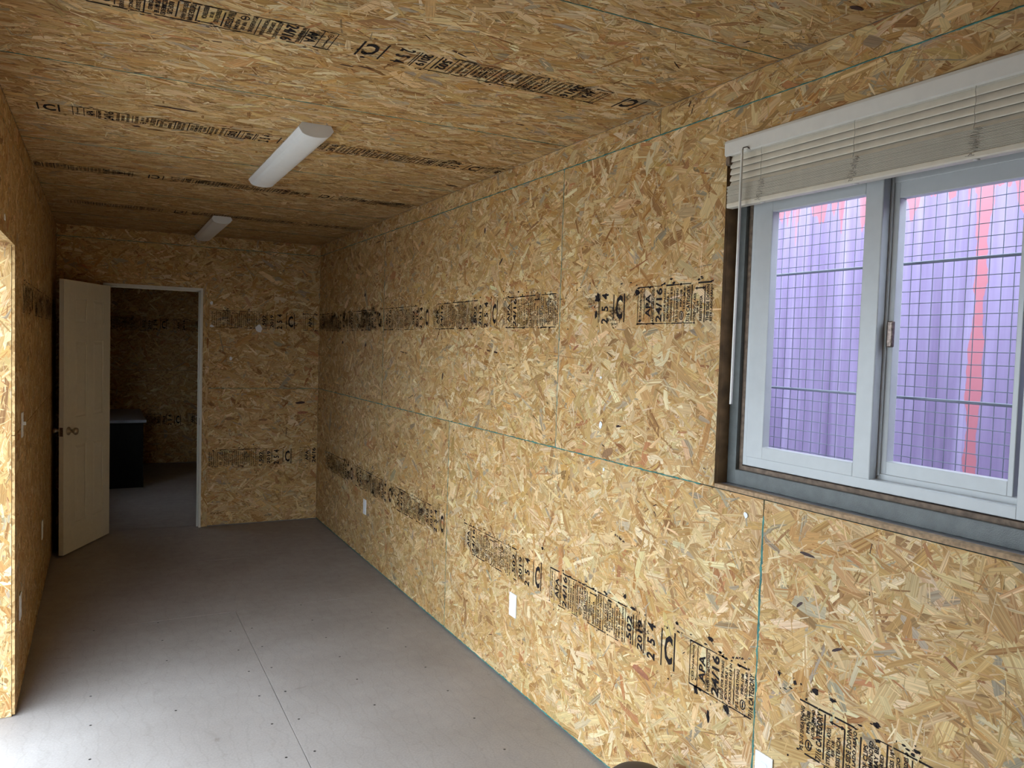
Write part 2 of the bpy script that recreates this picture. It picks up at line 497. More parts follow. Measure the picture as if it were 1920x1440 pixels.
# ---- grade stamps: flat print made of letter shapes
_tx = {}
def text_mesh(s):
    if s in _tx:
        return _tx[s]
    cu = bpy.data.curves.new('t', 'FONT'); cu.body = s; cu.resolution_u = 2; cu.offset = 0.03
    o = bpy.data.objects.new('t', cu); COL.objects.link(o)
    dg = bpy.context.evaluated_depsgraph_get(); dg.update()
    me = bpy.data.meshes.new_from_object(o.evaluated_get(dg))
    v = np.array([x.co[:2] for x in me.vertices]); f = [tuple(p.vertices) for p in me.polygons]
    bpy.data.objects.remove(o); bpy.data.curves.remove(cu); bpy.data.meshes.remove(me)
    mn, mx = v.min(0), v.max(0)
    v = (v - mn) / (mx - mn)          # unit box
    _tx[s] = (v, f)
    return _tx[s]

# (offset along the band, text, start and end across the band 0..1, letter height, bold)
STAMP = [
    (.036, '\u2295 Norbord', .10, .92, .013, 0), (.082, 'APA', .18, .80, .026, 1), (.113, 'RATED SHEATHING', .06, .93, .010, 0),
    (.146, '24/16', .04, .95, .030, 1), (.179, 'SIZED FOR SPACING', .05, .92, .010, 0), (.197, 'EXPOSURE 1', .12, .80, .010, 0),
    (.215, 'THICKNESS 0.418 IN', .03, .94, .010, 0), (.247, 'PS 2-10 SHEATHING', .03, .90, .011, 0),
    (.268, 'PRP-108', .42, .86, .010, 0), (.285, 'HUD-UM-40', .36, .93, .010, 0), (.307, '7/16 CATEGORY', .03, .95, .017, 1),
    (.340, 'STRENGTH AXIS', .05, .75, .011, 0), (.356, 'EJE DE', .25, .55, .010, 0), (.372, 'RESISTENCIA', .05, .68, .011, 0),
    (.405, 'THIS SIDE DOWN', .04, .94, .013, 0), (.424, 'ESTE LADO ABAJO', .04, .94, .012, 0),
    (.457, 'ROOF CLIPS', .15, .80, .012, 0), (.473, 'RECOMMENDED', .08, .92, .011, 0), (.489, 'CLIPS MAY BE', .08, .88, .011, 0),
    (.506, 'REQUIRED', .18, .78, .011, 0), (.534, 'SPACE ALL EDGES 1/8"', .03, .95, .010, 0), (.553, 'DEJAR ESPACIO', .08, .88, .011, 0),
    (.573, 'DE 1/8" ENTRE BORDES', .03, .95, .010, 0), (.616, '.502', .10, .82, .028, 1), (.684, '2019', .08, .84, .027, 1),
    (.752, '2  5  4', .02, .92, .040, 1), (.850, 'C', .14, .84, .044, 1)]
RULES = [(.059, .0018), (.103, .0018), (.232, .0022), (.324, .003), (.390, .003), (.441, .003), (.520, .003), (.590, .0022), (.641, .004),
         (.659, .0022), (.708, .003), (.716, .002), (.812, .004), (.883, .005)]
PER = .945

def stamps(fr, starts, vc, hgt, parent, u0, u1, umin=0.0, dirty=0.3, heavy=False, flip=False, z=.0020, extra=()):
    """one stamped band on one board. starts: u positions where a stamp begins; flip = turned upside down"""
    V, Fc, MI = [], [], []
    cnt = [0]
    def add(v2, faces, mi):
        if v2[:, 0].min() < u0 or v2[:, 0].max() > u1:
            keep = (v2[:, 0] >= u0).all() and (v2[:, 0] <= u1).all()
            if not keep:
                return
        V.append(np.concatenate([v2, np.full((len(v2), 1), z + mi * 1e-4)], 1))
        Fc.extend([tuple(i + cnt[0] for i in f) for f in faces]); MI.extend([mi] * len(faces)); cnt[0] += len(v2)
    def rect(a, b, c, d, mi):
        add(np.array([(a, c), (b, c), (b, d), (a, d)]), [(0, 1, 2, 3)], mi)
    def blob(cu, cv, ru, rv, mi, k=9):
        t = np.linspace(0, 2 * math.pi, k, endpoint=False)
        rr = rng.uniform(.55, 1.15, k)
        add(np.stack([cu + ru * rr * np.cos(t), cv + rv * rr * np.sin(t)], 1), [tuple(range(k))], mi)
    sg = -1 if flip else 1
    for st in starts:
        def UV(off, vv):
            return st + sg * off, vc + sg * (vv - .5) * hgt
        for off, tx, t0, t1, gh, bold in STAMP:
            if off < umin and st == starts[0]:
                continue
            v, f = text_mesh(tx)
            # text x -> +v (reads upward), text y -> -u
            a = off - (v[:, 1] - .5) * gh * 1.18; b = t0 + v[:, 0] * (t1 - t0)
            if tx == 'C':                     # the mill letter stands upright
                a = off + (v[:, 0] - .5) * gh; b = t0 + v[:, 1] * (t1 - t0)
            P = np.stack(UV(a, b), 1)
            add(P, f, 1 if (bold or heavy) else 0)
        for off, w in RULES:
            w = w * 1.35
            if off < umin and st == starts[0]:
                continue
            p, q = UV(off - w / 2, .02), UV(off + w / 2, .98)
            lo = rng.uniform(0, .15); hi = rng.uniform(.85, 1)
            p, q = UV(off - w / 2, lo), UV(off + w / 2, hi)
            rect(min(p[0], q[0]), max(p[0], q[0]), min(p[1], q[1]), max(p[1], q[1]), 1)
        # circle mark and double arrow
        if not (umin > .26 and st == starts[0]):
            k = 16; t = np.linspace(0, 2 * math.pi, k, endpoint=False)
            cu_, cv_ = UV(.272, .2)
            o_ = np.stack([cu_ + .012 * np.cos(t), cv_ + .016 * np.sin(t)], 1); i_ = np.stack([cu_ + .009 * np.cos(t), cv_ + .0125 * np.sin(t)], 1)
            add(np.concatenate([o_, i_]), [(i, (i + 1) % k, k + (i + 1) % k, k + i) for i in range(k)], 1)
            rect(cu_ - .0025, cu_ + .0025, cv_ - .009, cv_ + .009, 1)
            ar = np.array([(-.026, 0), (-.014, .006), (-.014, .0022), (.014, .0022), (.014, .006), (.026, 0), (.014, -.006), (.014, -.0022), (-.014, -.0022), (-.014, -.006)])
            cu_, cv_ = UV(.365, .87)
            add(ar + np.array([cu_, cv_]), [tuple(range(10))], 1)
        # broken border lines and ink splats
        for vv in (0.0, 1.0):
            x = max(.02, umin if st == starts[0] else 0)
            while x < .64:
                l = rng.uniform(.01, .07); p = UV(x, vv); q = UV(x + l, vv)
                if rng.random() < (.85 if vv else .7):
                    hh = rng.uniform(.0009, .0032)
                    rect(min(p[0], q[0]), max(p[0], q[0]), p[1] - hh, p[1] + hh, 1)
                if rng.random() < .5:
                    blob(p[0], p[1] + rng.normal(0, .002), rng.uniform(.003, .012), rng.uniform(.002, .006), 1)
                x += l + rng.uniform(0, .008)
        p = UV(.02, .5)
        rect(p[0] - .0012, p[0] + .0012, vc - hgt * .5, vc + hgt * .5, 1)
        for _ in range(16):
            p = UV(rng.uniform(0, .93), 1.0 + abs(rng.normal(.05, .10)))
            blob(p[0], p[1], rng.uniform(.0015, .011), rng.uniform(.001, .006), 1)
        for _ in range(8):
            p = UV(rng.uniform(0, .93), -abs(rng.normal(.05, .10)))
            blob(p[0], p[1], rng.uniform(.001, .007), rng.uniform(.001, .005), 1)
        if dirty:
            for _ in range(int(dirty * 22)):
                p = UV(rng.uniform(.0, .9), rng.uniform(.1, 1.0))
                blob(p[0], p[1], rng.uniform(.02, .08), rng.uniform(.01, .05), 2, 14)
    for (eu, ev, ru, rv) in extra:
        blob(eu, ev, ru, rv, 1, 12)
        for _ in range(3):
            blob(eu + rng.normal(0, ru), ev + rng.normal(0, rv), ru * .25, rv * .25, 1, 7)
    if not V:
        return None
    P = fr.pt(np.concatenate(V))
    o = obj('stamp_print', P, Fc, [M['ink'], M['ink_bold'], M['smudge']], parent)
    o.data.polygons.foreach_set('material_index', MI)
    o['label'] = 'black grade stamp print'
    return o

# ================================================================== structure
# ---- floor
floor = struct(box('floor', -.02, W + .08, -2.6, 11.22, -.10, -.018, M['gap']))
def floor_board(x0, x1, y0, y1):
    g = .0012
    return box('floor_panel', x0 + g, x1 - g, y0 + g, y1 - g, -.018, 0, M['floor'], floor, .0008)
yS = 4.945
boards = []
for i, (x0, x1) in enumerate(((-.15, 1.0565), (1.0565, W + .02))):
    for y0, y1 in ((-2.6, .065), (.065, 2.505), (2.505, yS)):
        boards.append(floor_board(x0, x1, y0, y1))
for y0, y1 in ((yS, 6.165), (6.165, 7.385), (7.385, 8.605), (8.605, 9.825), (9.825, 11.2)):
    boards.append(floor_board(-.15, W + .02, y0, y1))
bm = bmesh.new()
lathe(bm, [(.0001, .0006), (.0045, .0006), (.0055, .0002)], (0, 0, 0), (0, 0, 1), 10)
sm = from_bm('screw', bm, M['screw'], boards[2])
sm.location = (.292, 3.405, 0)
for x in (.292, .627, .984, 1.1, 1.447, 1.81):
    for k in range(8):
        y = 2.807 + .3015 * k
        if (x == .292 and k == 2) or random.random() < .12:
            continue
        c = sm.copy(); link(c, boards[2] if x < 1.05 else boards[5])
        c.location = (x + random.uniform(-.004, .004), y + random.uniform(-.004, .004), 0)

# ---- frames of the surfaces
FR = Frame((W, 0, 0), (0, -1, 0), (0, 0, 1))          # right wall: u = -y
FB = Frame((0, L, 0), (1, 0, 0), (0, 0, 1))           # partition: u = x
FL = Frame((0, 0, 0), (0, 1, 0), (0, 0, 1))           # left wall: u = y
FC = Frame((0, 0, H), (1, 0, 0), (0, -1, 0))          # ceiling: u = x, v = -y
YB = 11.15
FF = Frame((0, YB, 0), (1, 0, 0), (0, 0, 1))          # end wall of the back room

# window opening in y / z
OY0, OY1, OZ0, OZ1 = .93, 1.965, 1.233, 2.345

def slab_hole(name, x0, x1, y0, y1, z0, z1, holes, mat):
    """wall slab normal to x with rectangular holes (ya, yb, za, zb), cut along y"""
    bm = bmesh.new()
    cuts = sorted({y0, y1, *[h[0] for h in holes], *[h[1] for h in holes]})
    for a, b in zip(cuts, cuts[1:]):
        hs = [h for h in holes if h[0] <= a + 1e-6 and h[1] >= b - 1e-6]
        if not hs:
            bbox(bm, x0, x1, a, b, z0, z1)
        else:
            h = hs[0]
            if h[2] > z0 + 1e-4: bbox(bm, x0, x1, a, b, z0, h[2])
            if h[3] < z1 - 1e-4: bbox(bm, x0, x1, a, b, h[3], z1)
    return from_bm(name, bm, mat)

# ---- right wall
wall_right = struct(slab_hole('wall_right', W + .012, W + .09, -2.6, YB, -.02, H + .05, [(OY0 - .002, OY1 + .002, OZ0 - .002, OZ1 + .002)], M['ext']))
yA, yB = 5.4236, 4.1824
def wr(y0, y1, z0, z1, dens, **k):
    return panel(FR, -y1, -y0, z0, z1, dens, wall_right, **k)
zb = .008
pr_u0 = wr(yA - 2 * 2.44, yA - 2.44, S, 2 * S, 4600, size=1.15, sig=45, hole=(-OY1, -OY0, S - .02, OZ1))
pr_u1 = wr(yA - 2.44, yA, S, 2 * S, 4200)
pr_u2 = wr(yA, L, S, 2 * S, 2600)
pr_u3 = wr(-2.5, yA - 4.88, S, 2 * S, 1200)
pr_l0 = wr(yB - 4.88, yB - 2.44, zb, S, 4600, size=1.22, sig=45)
pr_l1 = wr(yB - 2.44, yB, zb, S, 4800, size=1.08, sig=45)
pr_l2 = wr(yB, yB + 2.44, zb, S, 2800)
pr_l3 = wr(yB + 2.44, L, zb, S, 2400)
pr_l4 = wr(-2.5, yB - 4.88, zb, S, 1200)
tops = [-2.5, .9, 2.32, 4.76, L]
for a, b in zip(tops, tops[1:]):
    wr(a, b, 2 * S, H, 3800)
wr(L + .09, YB, zb, H, 700)
seam(FR, (-L, S), (-2.03, S), pr_l1, .0042)
seam(FR, (-L, 2 * S), (2.4, 2 * S), pr_u1, .0036)
seam(FR, (-(yA - 2.44), S), (-(yA - 2.44), 2 * S), pr_u1, .0032)
seam(FR, (-yA, S), (-yA, 2 * S), pr_u1, .003)
seam(FR, (-yB, zb), (-yB, S), pr_l1, .003)
seam(FR, (-(yB - 2.44), zb), (-(yB - 2.44), S - .05), pr_l0, .006)
seam(FR, (-L, zb + .003), (2.4, zb + .003), pr_l1, .005, .003)
hb = .148
stamps(FR, [-3.955, -3.01, -2.065], .607, hb, pr_l1, -yB + .01, -(yB - 2.44) - .005, dirty=.12,
       extra=[(-2.01, .524, .012, .022), (-1.945, .458, .009, .022), (-1.863, .520, .014, .018), (-2.429, .717, .010, .010), (-2.523, .670, .020, .005),
              (-2.372, .687, .022, .006), (-2.119, .715, .010, .007), (-1.948, .718, .016, .010), (-3.066, .749, .012, .008)])
stamps(FR, [-1.805, -.86], .600, hb, pr_l0, -(yB - 2.44) + .005, .6, umin=.235, dirty=.25,
       extra=[(-1.651, .719, .008, .008), (-1.59, .714, .007, .008), (-1.569, .719, .004, .004), (-1.517, .717, .013, .009), (-1.459, .717, .012, .007), (-1.319, .71, .013, .008), (-1.205, .694, .012, .006)])
stamps(FR, [-7.0, -6.05, -5.105], .607, hb, pr_l2, -L, -yB - .005, dirty=.7)
stamps(FR, [-5.43, -4.485, -3.555], 1.828, hb, pr_u1, -yA + .01, -(yA - 2.44) - .004, dirty=.15)
stamps(FR, [-3.385, -2.435], 1.828, .135, pr_u0, -(yA - 2.44) + .005, -OY1 - .03, umin=.70, dirty=.4, heavy=True,
       extra=[(-2.69, 1.868, .018, .022), (-2.695, 1.80, .010, .018), (-2.42, 1.878, .016, .014), (-2.40, 1.77, .01, .006)])
stamps(FR, [-8.26, -7.315, -6.37], 1.828, hb, pr_u2, -L + .005, -yA - .01, dirty=2.4, heavy=True)

def bark(fr, u, v, ln, wd, deg, col, parent):
    """a single conspicuous dark or red strand"""
    if col not in M:
        M[col] = plain(col, {'dark_bark': (.045, .018, .014), 'red_strand': (.30, .11, .05), 'brown_strand': (.25, .13, .055)}[col], .7, noise=.25, nscale=90)
    t = math.radians(deg); P = []
    for x, y in ((-.5, -.35), (-.2, -.5), (.25, -.42), (.5, -.1), (.42, .3), (.1, .5), (-.25, .38), (-.46, .1)):
        x *= ln * random.uniform(.85, 1.1); y *= wd * random.uniform(.7, 1.1)
        P.append(fr.pt((u + x * math.cos(t) - y * math.sin(t), v + x * math.sin(t) + y * math.cos(t), .00192)))
    return obj('bark_strand', P, [tuple(range(8))], M[col], parent)
for y, z, l, w, a, c, p in ((2.842, 1.665, .055, .014, 25, 'red_strand', pr_u0), (2.578, 1.253, .085, .036, 20, 'brown_strand', pr_u0),
                            (1.568, 1.095, .055, .010, -5, 'dark_bark', pr_l0), (1.453, .861, .040, .009, 25, 'dark_bark', pr_l0),
                            (2.312, .466, .105, .036, -12, 'red_strand', pr_l1), (4.304, 1.476, .05, .02, 70, 'dark_bark', pr_u1),
                            (3.575, 2.089, .05, .014, 40, 'dark_bark', pr_u1), (3.774, 2.267, .02, .035, 10, 'dark_bark', pr_u1),
                            (1.588, .945, .03, .01, 40, 'dark_bark', pr_l0), (5.88, 2.022, .05, .03, 0, 'dark_bark', pr_u2),
                            (6.483, 1.654, .05, .03, 0, 'dark_bark', pr_u2), (5.839, 1.64, .04, .03, 0, 'dark_bark', pr_u2)):
    bark(FR, -y, z, l, w, a, c, p)

# ---- partition with the inner doorway
DX0, DX1, DZ = .335, 1.102, 2.083
bm = bmesh.new()
bbox(bm, -.02, DX0, L + .012, L + .085, -.02, H + .05); bbox(bm, DX1, W + .012, L + .012, L + .085, -.02, H + .05)
bbox(bm, DX0, DX1, L + .012, L + .085, DZ, H + .05)
wall_back = struct(from_bm('wall_back', bm, M['shell']))
hole = (DX0, DX1, -.1, DZ)
pb_l = panel(FB, 0, W, zb, S, 3000, wall_back, hole=hole)
pb_u = panel(FB, 0, W, S, 2 * S, 3000, wall_back, hole=hole)
panel(FB, 0, W, 2 * S, H, 3000, wall_back)
seam(FB, (DX1 + .05, S), (W, S), pb_u, .003)
seam(FB, (0, 2 * S), (W, 2 * S), pb_u, .003)
stamps(FB, [.055, 1.0, 1.945], 1.828, hb, pb_u, DX1 + .055, W - .005, dirty=.15)
stamps(FB, [.045, .99, 1.935], .60, hb, pb_l, DX1 + .055, W - .005, dirty=.45, heavy=True)
# narrow board casing round the doorway
FBc = Frame((0, L - .0105, 0), (1, 0, 0), (0, 0, 1))
def casing(u0, u1, v0, v1, ang):
    p = panel(FBc, u0, u1, v0, v1, 3200, wall_back, ang=ang, th=.009, gap=0, edge='osb')
    p.name = 'casing_board'
    return p
casing(DX1, DX1 + .052, .004, DZ + .052, 90)
casing(DX0 - .05, DX1, DZ, DZ + .052, 0)
casing(DX0 - .05, DX0, .004, DZ, 90)
# back side of the partition seen from nowhere but kept closed with boards
FBb = Frame((W, L + .097, 0), (-1, 0, 0), (0, 0, 1))
panel(FBb, 0, W, zb, H, 300, wall_back, hole=(W - DX1, W - DX0, -.1, DZ))

# ---- left wall with the entrance
EY0, EY1, EZ = 1.45, 3.925, 2.022  # unseen near side widened beyond the likely doorway to let in more daylight
B0, B1, BZ0, BZ1 = 8.1, 8.7, 1.15, 1.75        # opening of the back room in the left wall
wall_left = struct(slab_hole('wall_left', -.13, -.012, -2.6, YB, -.10, H + .05,
                             [(EY0 - .02, EY1 + .02, -.10, EZ + .02), (B0, B1, BZ0, BZ1)], M['shell']))
def wl(y0, y1, z0, z1, dens, **k):
    return panel(FL, y0, y1, z0, z1, dens, wall_left, **k)
wl(-2.5, EY0, zb, 2 * S, 900)
wl(EY0, EY1, EZ, 2 * S, 2600, edge='osb')
pl_l = wl(EY1, yB + 2.44, zb, S, 3200, edge='osb')
pl_u = wl(EY1, yB + 2.44, S, 2 * S, 3200, edge='osb')
pl_l2 = wl(yB + 2.44, L, zb, S, 2400)
pl_u2 = wl(yB + 2.44, L, S, 2 * S, 2400)
wl(-2.5, L, 2 * S, H, 1800)
wl(L + .09, B0, zb, H, 500); wl(B1, YB, zb, H, 500); wl(B0, B1, BZ1, H, 500); wl(B0, B1, zb, BZ0, 500)
stamps(FL, [4.0, 4.945, 5.89], 1.828, hb, pl_u, EY1 + .35, yB + 2.43, dirty=1.2, heavy=True)
stamps(FL, [6.3, 7.2], 1.828, hb, pl_u2, yB + 2.46, L - .05, dirty=1.5, heavy=True)
# lining boards of the entrance reveal
def lining(fr, u0, u1, v0, v1, ang):
    p = panel(fr, u0, u1, v0, v1, 3600, wall_left, ang=ang, gap=0, edge='osb')
    p.name = 'lining_board'
    return p
lining(Frame((-.0125, EY1 - .001 + .001, 0), (1, 0, 0), (0, 0, 1)), -.125, 0, .002, EZ + .012, 90)
lining(Frame((-.0125, EY0, 0), (-1, 0, 0), (0, 0, 1)), 0, .125, .002, EZ + .012, 90)
lining(Frame((-.0125, 0, EZ + .012), (0, 1, 0), (1, 0, 0)), EY0, EY1, -.125, 0, 0)

# ---- ceiling
ceil = struct(box('ceiling', -.13, W + .09, -2.6, YB + .1, H + .012, H + .12, M['shell']))
cy = [-2.5, .53, 1.75, 2.97, 4.19, 5.41, 6.63, L]
cp = []
for a, b in zip(cy, cy[1:]):
    d = 1200 if b < 1 else (4200 if b < 4.5 else 2800)
    cp.append(panel(FC, 0, W, -b, -a, d, ceil, sig=26))
panel(FC, 0, W, -YB, -(L + .09), 400, ceil)
for i, y in enumerate(cy[2:7]):
    seam(FC, (0, -y), (W, -y), cp[i + 2], .0022 if i else .0035)
# bands: flip=True means turned upside down
stamps(FC, [2.83, 1.885, .94], -2.335, .135, cp[2], .01, W - .02, flip=True, dirty=.15)
stamps(FC, [-.71, .20, 1.10, 2.0], -3.59, .135, cp[3], .02, W - .01, dirty=.1)
stamps(FC, [3.32, 2.377, 1.435, .49], -4.81, .14, cp[4], .01, W - .02, flip=True, dirty=.5, heavy=True)
stamps(FC, [2.6, 1.66, .715], -6.03, .14, cp[5], .1, W - .02, flip=True, dirty=.5, heavy=True)

for x, y, l, w, p in ((.574, 3.331, .15, .022, cp[3]), (1.01, 2.506, .05, .010, cp[2]), (1.065, 2.49, .05, .009, cp[2]), (.45, 3.70, .03, .03, cp[3]), (.52, 3.72, .07, .012, cp[3]),
                      (2.03, 4.044, .07, .03, cp[3]), (1.781, 2.785, .04, .012, cp[2]), (2.0, 1.40, .05, .02, cp[1]), (.36, 5.0, .06, .02, cp[4])):
    bark(FC, x, -y, l, w, -4, 'dark_bark', p)
for x, z, l, w, c, p in ((1.949, 1.088, .09, .03, 'dark_bark', pb_l), (1.97, .999, .10, .03, 'red_strand', pb_l), (1.331, .95, .09, .03, 'brown_strand', pb_l), (1.619, .936, .09, .025, 'brown_strand', pb_l)):
    bark(FB, x, z, l, w, 0, c, p)

# ---- the ends
wall_front = struct(box('wall_front', -.13, W + .09, -2.6, -2.5, -.10, H + .05, M['shell']))
wall_far = struct(box('wall_far', -.13, W + .09, YB + .012, YB + .1, -.10, H + .05, M['shell']))
pf_l = panel(FF, 0, W, zb, S, 1500, wall_far)
pf_u = panel(FF, 0, W, S, 2 * S, 1500, wall_far)
panel(FF, 0, W, 2 * S, H, 800, wall_far)
stamps(FF, [.19, 1.135], 1.81, .15, pf_u, .01, W, dirty=.9, heavy=True)
stamps(FF, [.37, 1.315], .575, .15, pf_l, .01, W, dirty=.9, heavy=True)

# ================================================================== inner door
door = struct(empty('door_1', (.36, L, 0)), 'cream six-panel inner door standing open')
bm = bmesh.new()
J = .018
bbox(bm, DX0, DX0 + J, L - .014, L + .10, 0, DZ, .001)
bbox(bm, DX1 - J, DX1, L - .014, L + .10, 0, DZ, .001)
bbox(bm, DX0 + J, DX1 - J, L - .014, L + .10, DZ - J, DZ, .001)
place(from_bm('door_frame', bm, M['jamb']), door)
bm = bmesh.new()
bbox(bm, DX0 + J, DX0 + J + .012, L + .035, L + .065, 0, DZ - J); bbox(bm, DX1 - J - .012, DX1 - J, L + .035, L + .065, 0, DZ - J)
bbox(bm, DX0 + J, DX1 - J, L + .035, L + .065, DZ - J - .012, DZ - J)
place(from_bm('door_stop', bm, M['jamb']), door)
place(box('strike_plate', DX1 - J - .0015, DX1 - J, L - .010, L + .02, .90, .96, M['bronze']), door)
# leaf in its own frame: x from the hinge to the free edge, y thickness, z up
hx, hy = .358, L - .012
ang = math.atan2(6.652 - hy, .052 - hx)
leafM = Matrix.Translation((hx, hy, 0)) @ Matrix.Rotation(ang, 4, 'Z')
LW, LH, LT = .708, 2.045, .035
def leaf_part(o, parent):
    o.data.transform(leafM)
    return o
bm = bmesh.new()
z0 = .012
bbox(bm, .0, LW, .006, LT - .006, z0, z0 + LH)
cols = [(.115, .275), (.378, .545)]
rows = [(.225, .82), (1.03, 1.605), (1.745, 1.925)]
for ya, yb in ((0, .007), (LT - .007, LT)):
    bbox(bm, 0, cols[0][0], ya, yb, z0, z0 + LH, .0015); bbox(bm, cols[1][1], LW, ya, yb, z0, z0 + LH, .0015)
    bbox(bm, cols[0][1], cols[1][0], ya, yb, z0, z0 + LH, .0015)
    zc = [z0] + [z for r in rows for z in r] + [z0 + LH]
    for k in range(0, len(zc), 2):
        for c in cols:
            bbox(bm, c[0] - .001, c[1] + .001, ya, yb, zc[k], zc[k + 1], .0015)
leaf = from_bm('leaf', bm, M['doorp']); leaf_part(leaf, door); place(leaf, door)
for c in cols:
    for r in rows:
        bm = bmesh.new()
        g = .022
        for sd in (0, 1):
            yb_, yt = (.0065, .0012) if not sd else (LT - .0065, LT - .0012)
            o4 = [bm.verts.new(p) for p in ((c[0] + .006, yb_, r[0] + .006), (c[1] - .006, yb_, r[0] + .006), (c[1] - .006, yb_, r[1] - .006), (c[0] + .006, yb_, r[1] - .006))]
            i4 = [bm.verts.new(p) for p in ((c[0] + .006 + g, yt, r[0] + .006 + g), (c[1] - .006 - g, yt, r[0] + .006 + g), (c[1] - .006 - g, yt, r[1] - .006 - g), (c[0] + .006 + g, yt, r[1] - .006 - g))]
            for k in range(4):
                bm.faces.new([o4[k], o4[(k + 1) % 4], i4[(k + 1) % 4], i4[k]])
            bm.faces.new(i4)
        p = from_bm('door_panel', bm, M['doorp']); leaf_part(p, door); p.parent = leaf
for sd in (0, 1):
    bm = bmesh.new()
    y0 = 0.0 if sd == 0 else LT
    lathe(bm, [(.0, .0), (.031, 0), (.031, .005), (.024, .010), (.012, .014), (.011, .030), (.017, .038), (.026, .047), (.0275, .056), (.024, .066), (.012, .071), (0, .072)],
          (LW - .064, y0, .935), (0, -1 if sd == 0 else 1, 0), 22)
    k = from_bm('knob', bm, M['brass'], smooth=True); leaf_part(k, door); place(k, door)
p = box('latch_plate', LW - .0005, LW + .0015, .006, LT - .006, .90, .965, M['bronze']); leaf_part(p, door); place(p, door)
for z in (.22, 1.03, 1.84):
    bm = bmesh.new(); lathe(bm, [(0, -.045), (.006, -.045), (.006, .045), (0, .045)], (hx - .004, hy - .006, z), (0, 0, 1), 10)
    place(from_bm('hinge', bm, M['bronze']), door)

# ================================================================== window (in the right wall)
win = struct(empty('window_1', (2.18, 1.45, 1.30)), 'white vinyl two-sash sliding window with dusty left pane')
def wbox(name, x0, x1, y0, y1, z0, z1, mat, bev=.002):
    return place(box(name, x0, x1, y0, y1, z0, z1, mat, None, bev), win)
def wframe(name, x0, x1, y0, y1, z0, z1, wl_, wr_, wb, wt, mat, parent=None, bev=.002):
    """rectangular ring; wl_ at high y (viewer's left)"""
    bm = bmesh.new()
    bbox(bm, x0, x1, y1 - wl_, y1, z0, z1, bev); bbox(bm, x0, x1, y0, y0 + wr_, z0, z1, bev)
    bbox(bm, x0, x1, y0 + wr_ - .001, y1 - wl_ + .001, z0, z0 + wb, bev); bbox(bm, x0, x1, y0 + wr_ - .001, y1 - wl_ + .001, z1 - wt, z1, bev)
    o = from_bm(name, bm, mat)
    if parent is None:
        return place(o, win)
    o.parent = parent; o.matrix_parent_inverse = parent.matrix_parent_inverse.copy()
    return o
# rough opening: board edge, wood buck, steel tube, sealant
bm = bmesh.new()
bbox(bm, W + .0005, W + .055, OY1, OY1 + .0015, OZ0, OZ1)
place(box('wood_buck', W + .011, 2.164, OY1 - .0015, OY1 + .001, OZ0, OZ1, M['stud']), win); bm.free()
place(box('sill_strip', W - .0012, 2.136, OY0, OY1 - .003, S + .001, OZ0 + .001, M['sill'], None, .001), win)
wframe('steel_frame', 2.163, 2.235, OY0 + .003, OY1 - .002, OZ0 + .002, OZ1 - .002, .038, .03, .048, .03, M['steelf'])
wframe('sealant', 2.178, 2.215, OY0 + .03, OY1 - .036, OZ0 + .044, OZ1 - .03, .018, .012, .020, .02, M['foam'])
VY0, VY1, VZ0, VZ1 = .985, 1.914, 1.300, 2.285
wframe('window_frame', 2.180, 2.262, VY0, VY1, VZ0, VZ1, .022, .060, .030, .05, M['vinyl'])
wframe('track', 2.208, 2.258, VY0 + .04, VY1 - .02, VZ0 + .024, VZ1 - .045, .010, .020, .022, .11, M['vinyl'])
# left sash (inner track)
LS = wframe('left_sash', 2.176, 2.206, 1.432, VY1 - .017, VZ0 + .028, 2.155, .072, .056, .040, .050, M['vinyl'], None, .003)
wframe('glazing_bead', 2.186, 2.204, 1.478, 1.832, VZ0 + .060, 2.112, .018, .008, .014, .012, M['vinyl'], LS, .001)
g = box('pane', 2.1955, 2.1975, 1.485, 1.820, VZ0 + .07, 2.105, M['glass_haze']); g.parent = LS; g.matrix_parent_inverse = LS.matrix_parent_inverse.copy()
# right sash (outer track)
RS = wframe('right_sash', 2.211, 2.240, 1.072, 1.446, VZ0 + .035, 2.150, .038, .014, .046, .062, M['vinyl'], None, .002)
wframe('gasket', 2.212, 2.216, 1.0845, 1.4095, VZ0 + .0795, 2.0915, .0025, .004, .005, .006, M['rubber'], RS, 0)
g = box('pane', 2.224, 2.226, 1.084, 1.410, VZ0 + .078, 2.092, M['glass']); g.parent = RS; g.matrix_parent_inverse = RS.matrix_parent_inverse.copy()
# meeting-stile weather strip between the sashes
wbox('weather_strip', 2.205, 2.212, 1.424, 1.436, VZ0 + .04, 2.15, M['vinyl'], .001)
# sash lock
lk = wbox('sash_lock', 2.199, 2.211, 1.402, 1.419, 1.690, 1.760, M['bronze'], .003)
def lock_part(nm, bm):
    o = from_bm(nm, bm, M['bronze'], None, True); o.parent = lk; o.matrix_parent_inverse = lk.matrix_parent_inverse.copy()
bm = bmesh.new()
lathe(bm, [(0, 0), (.0145, 0), (.0155, .004), (.011, .009), (0, .010)], (2.196, 1.383, 1.722), (-1, -.35, 0), 18)
lock_part('cam', bm)
bm = bmesh.new()
tube(bm, [(2.190, 1.392, 1.712), (2.186, 1.389, 1.745), (2.184, 1.385, 1.787)], .0066, 8)
lock_part('lever', bm)
bm = bmesh.new()
tube(bm, [(2.205, 1.403, 1.722), (2.194, 1.386, 1.722)], .006, 8)
lock_part('pivot', bm)

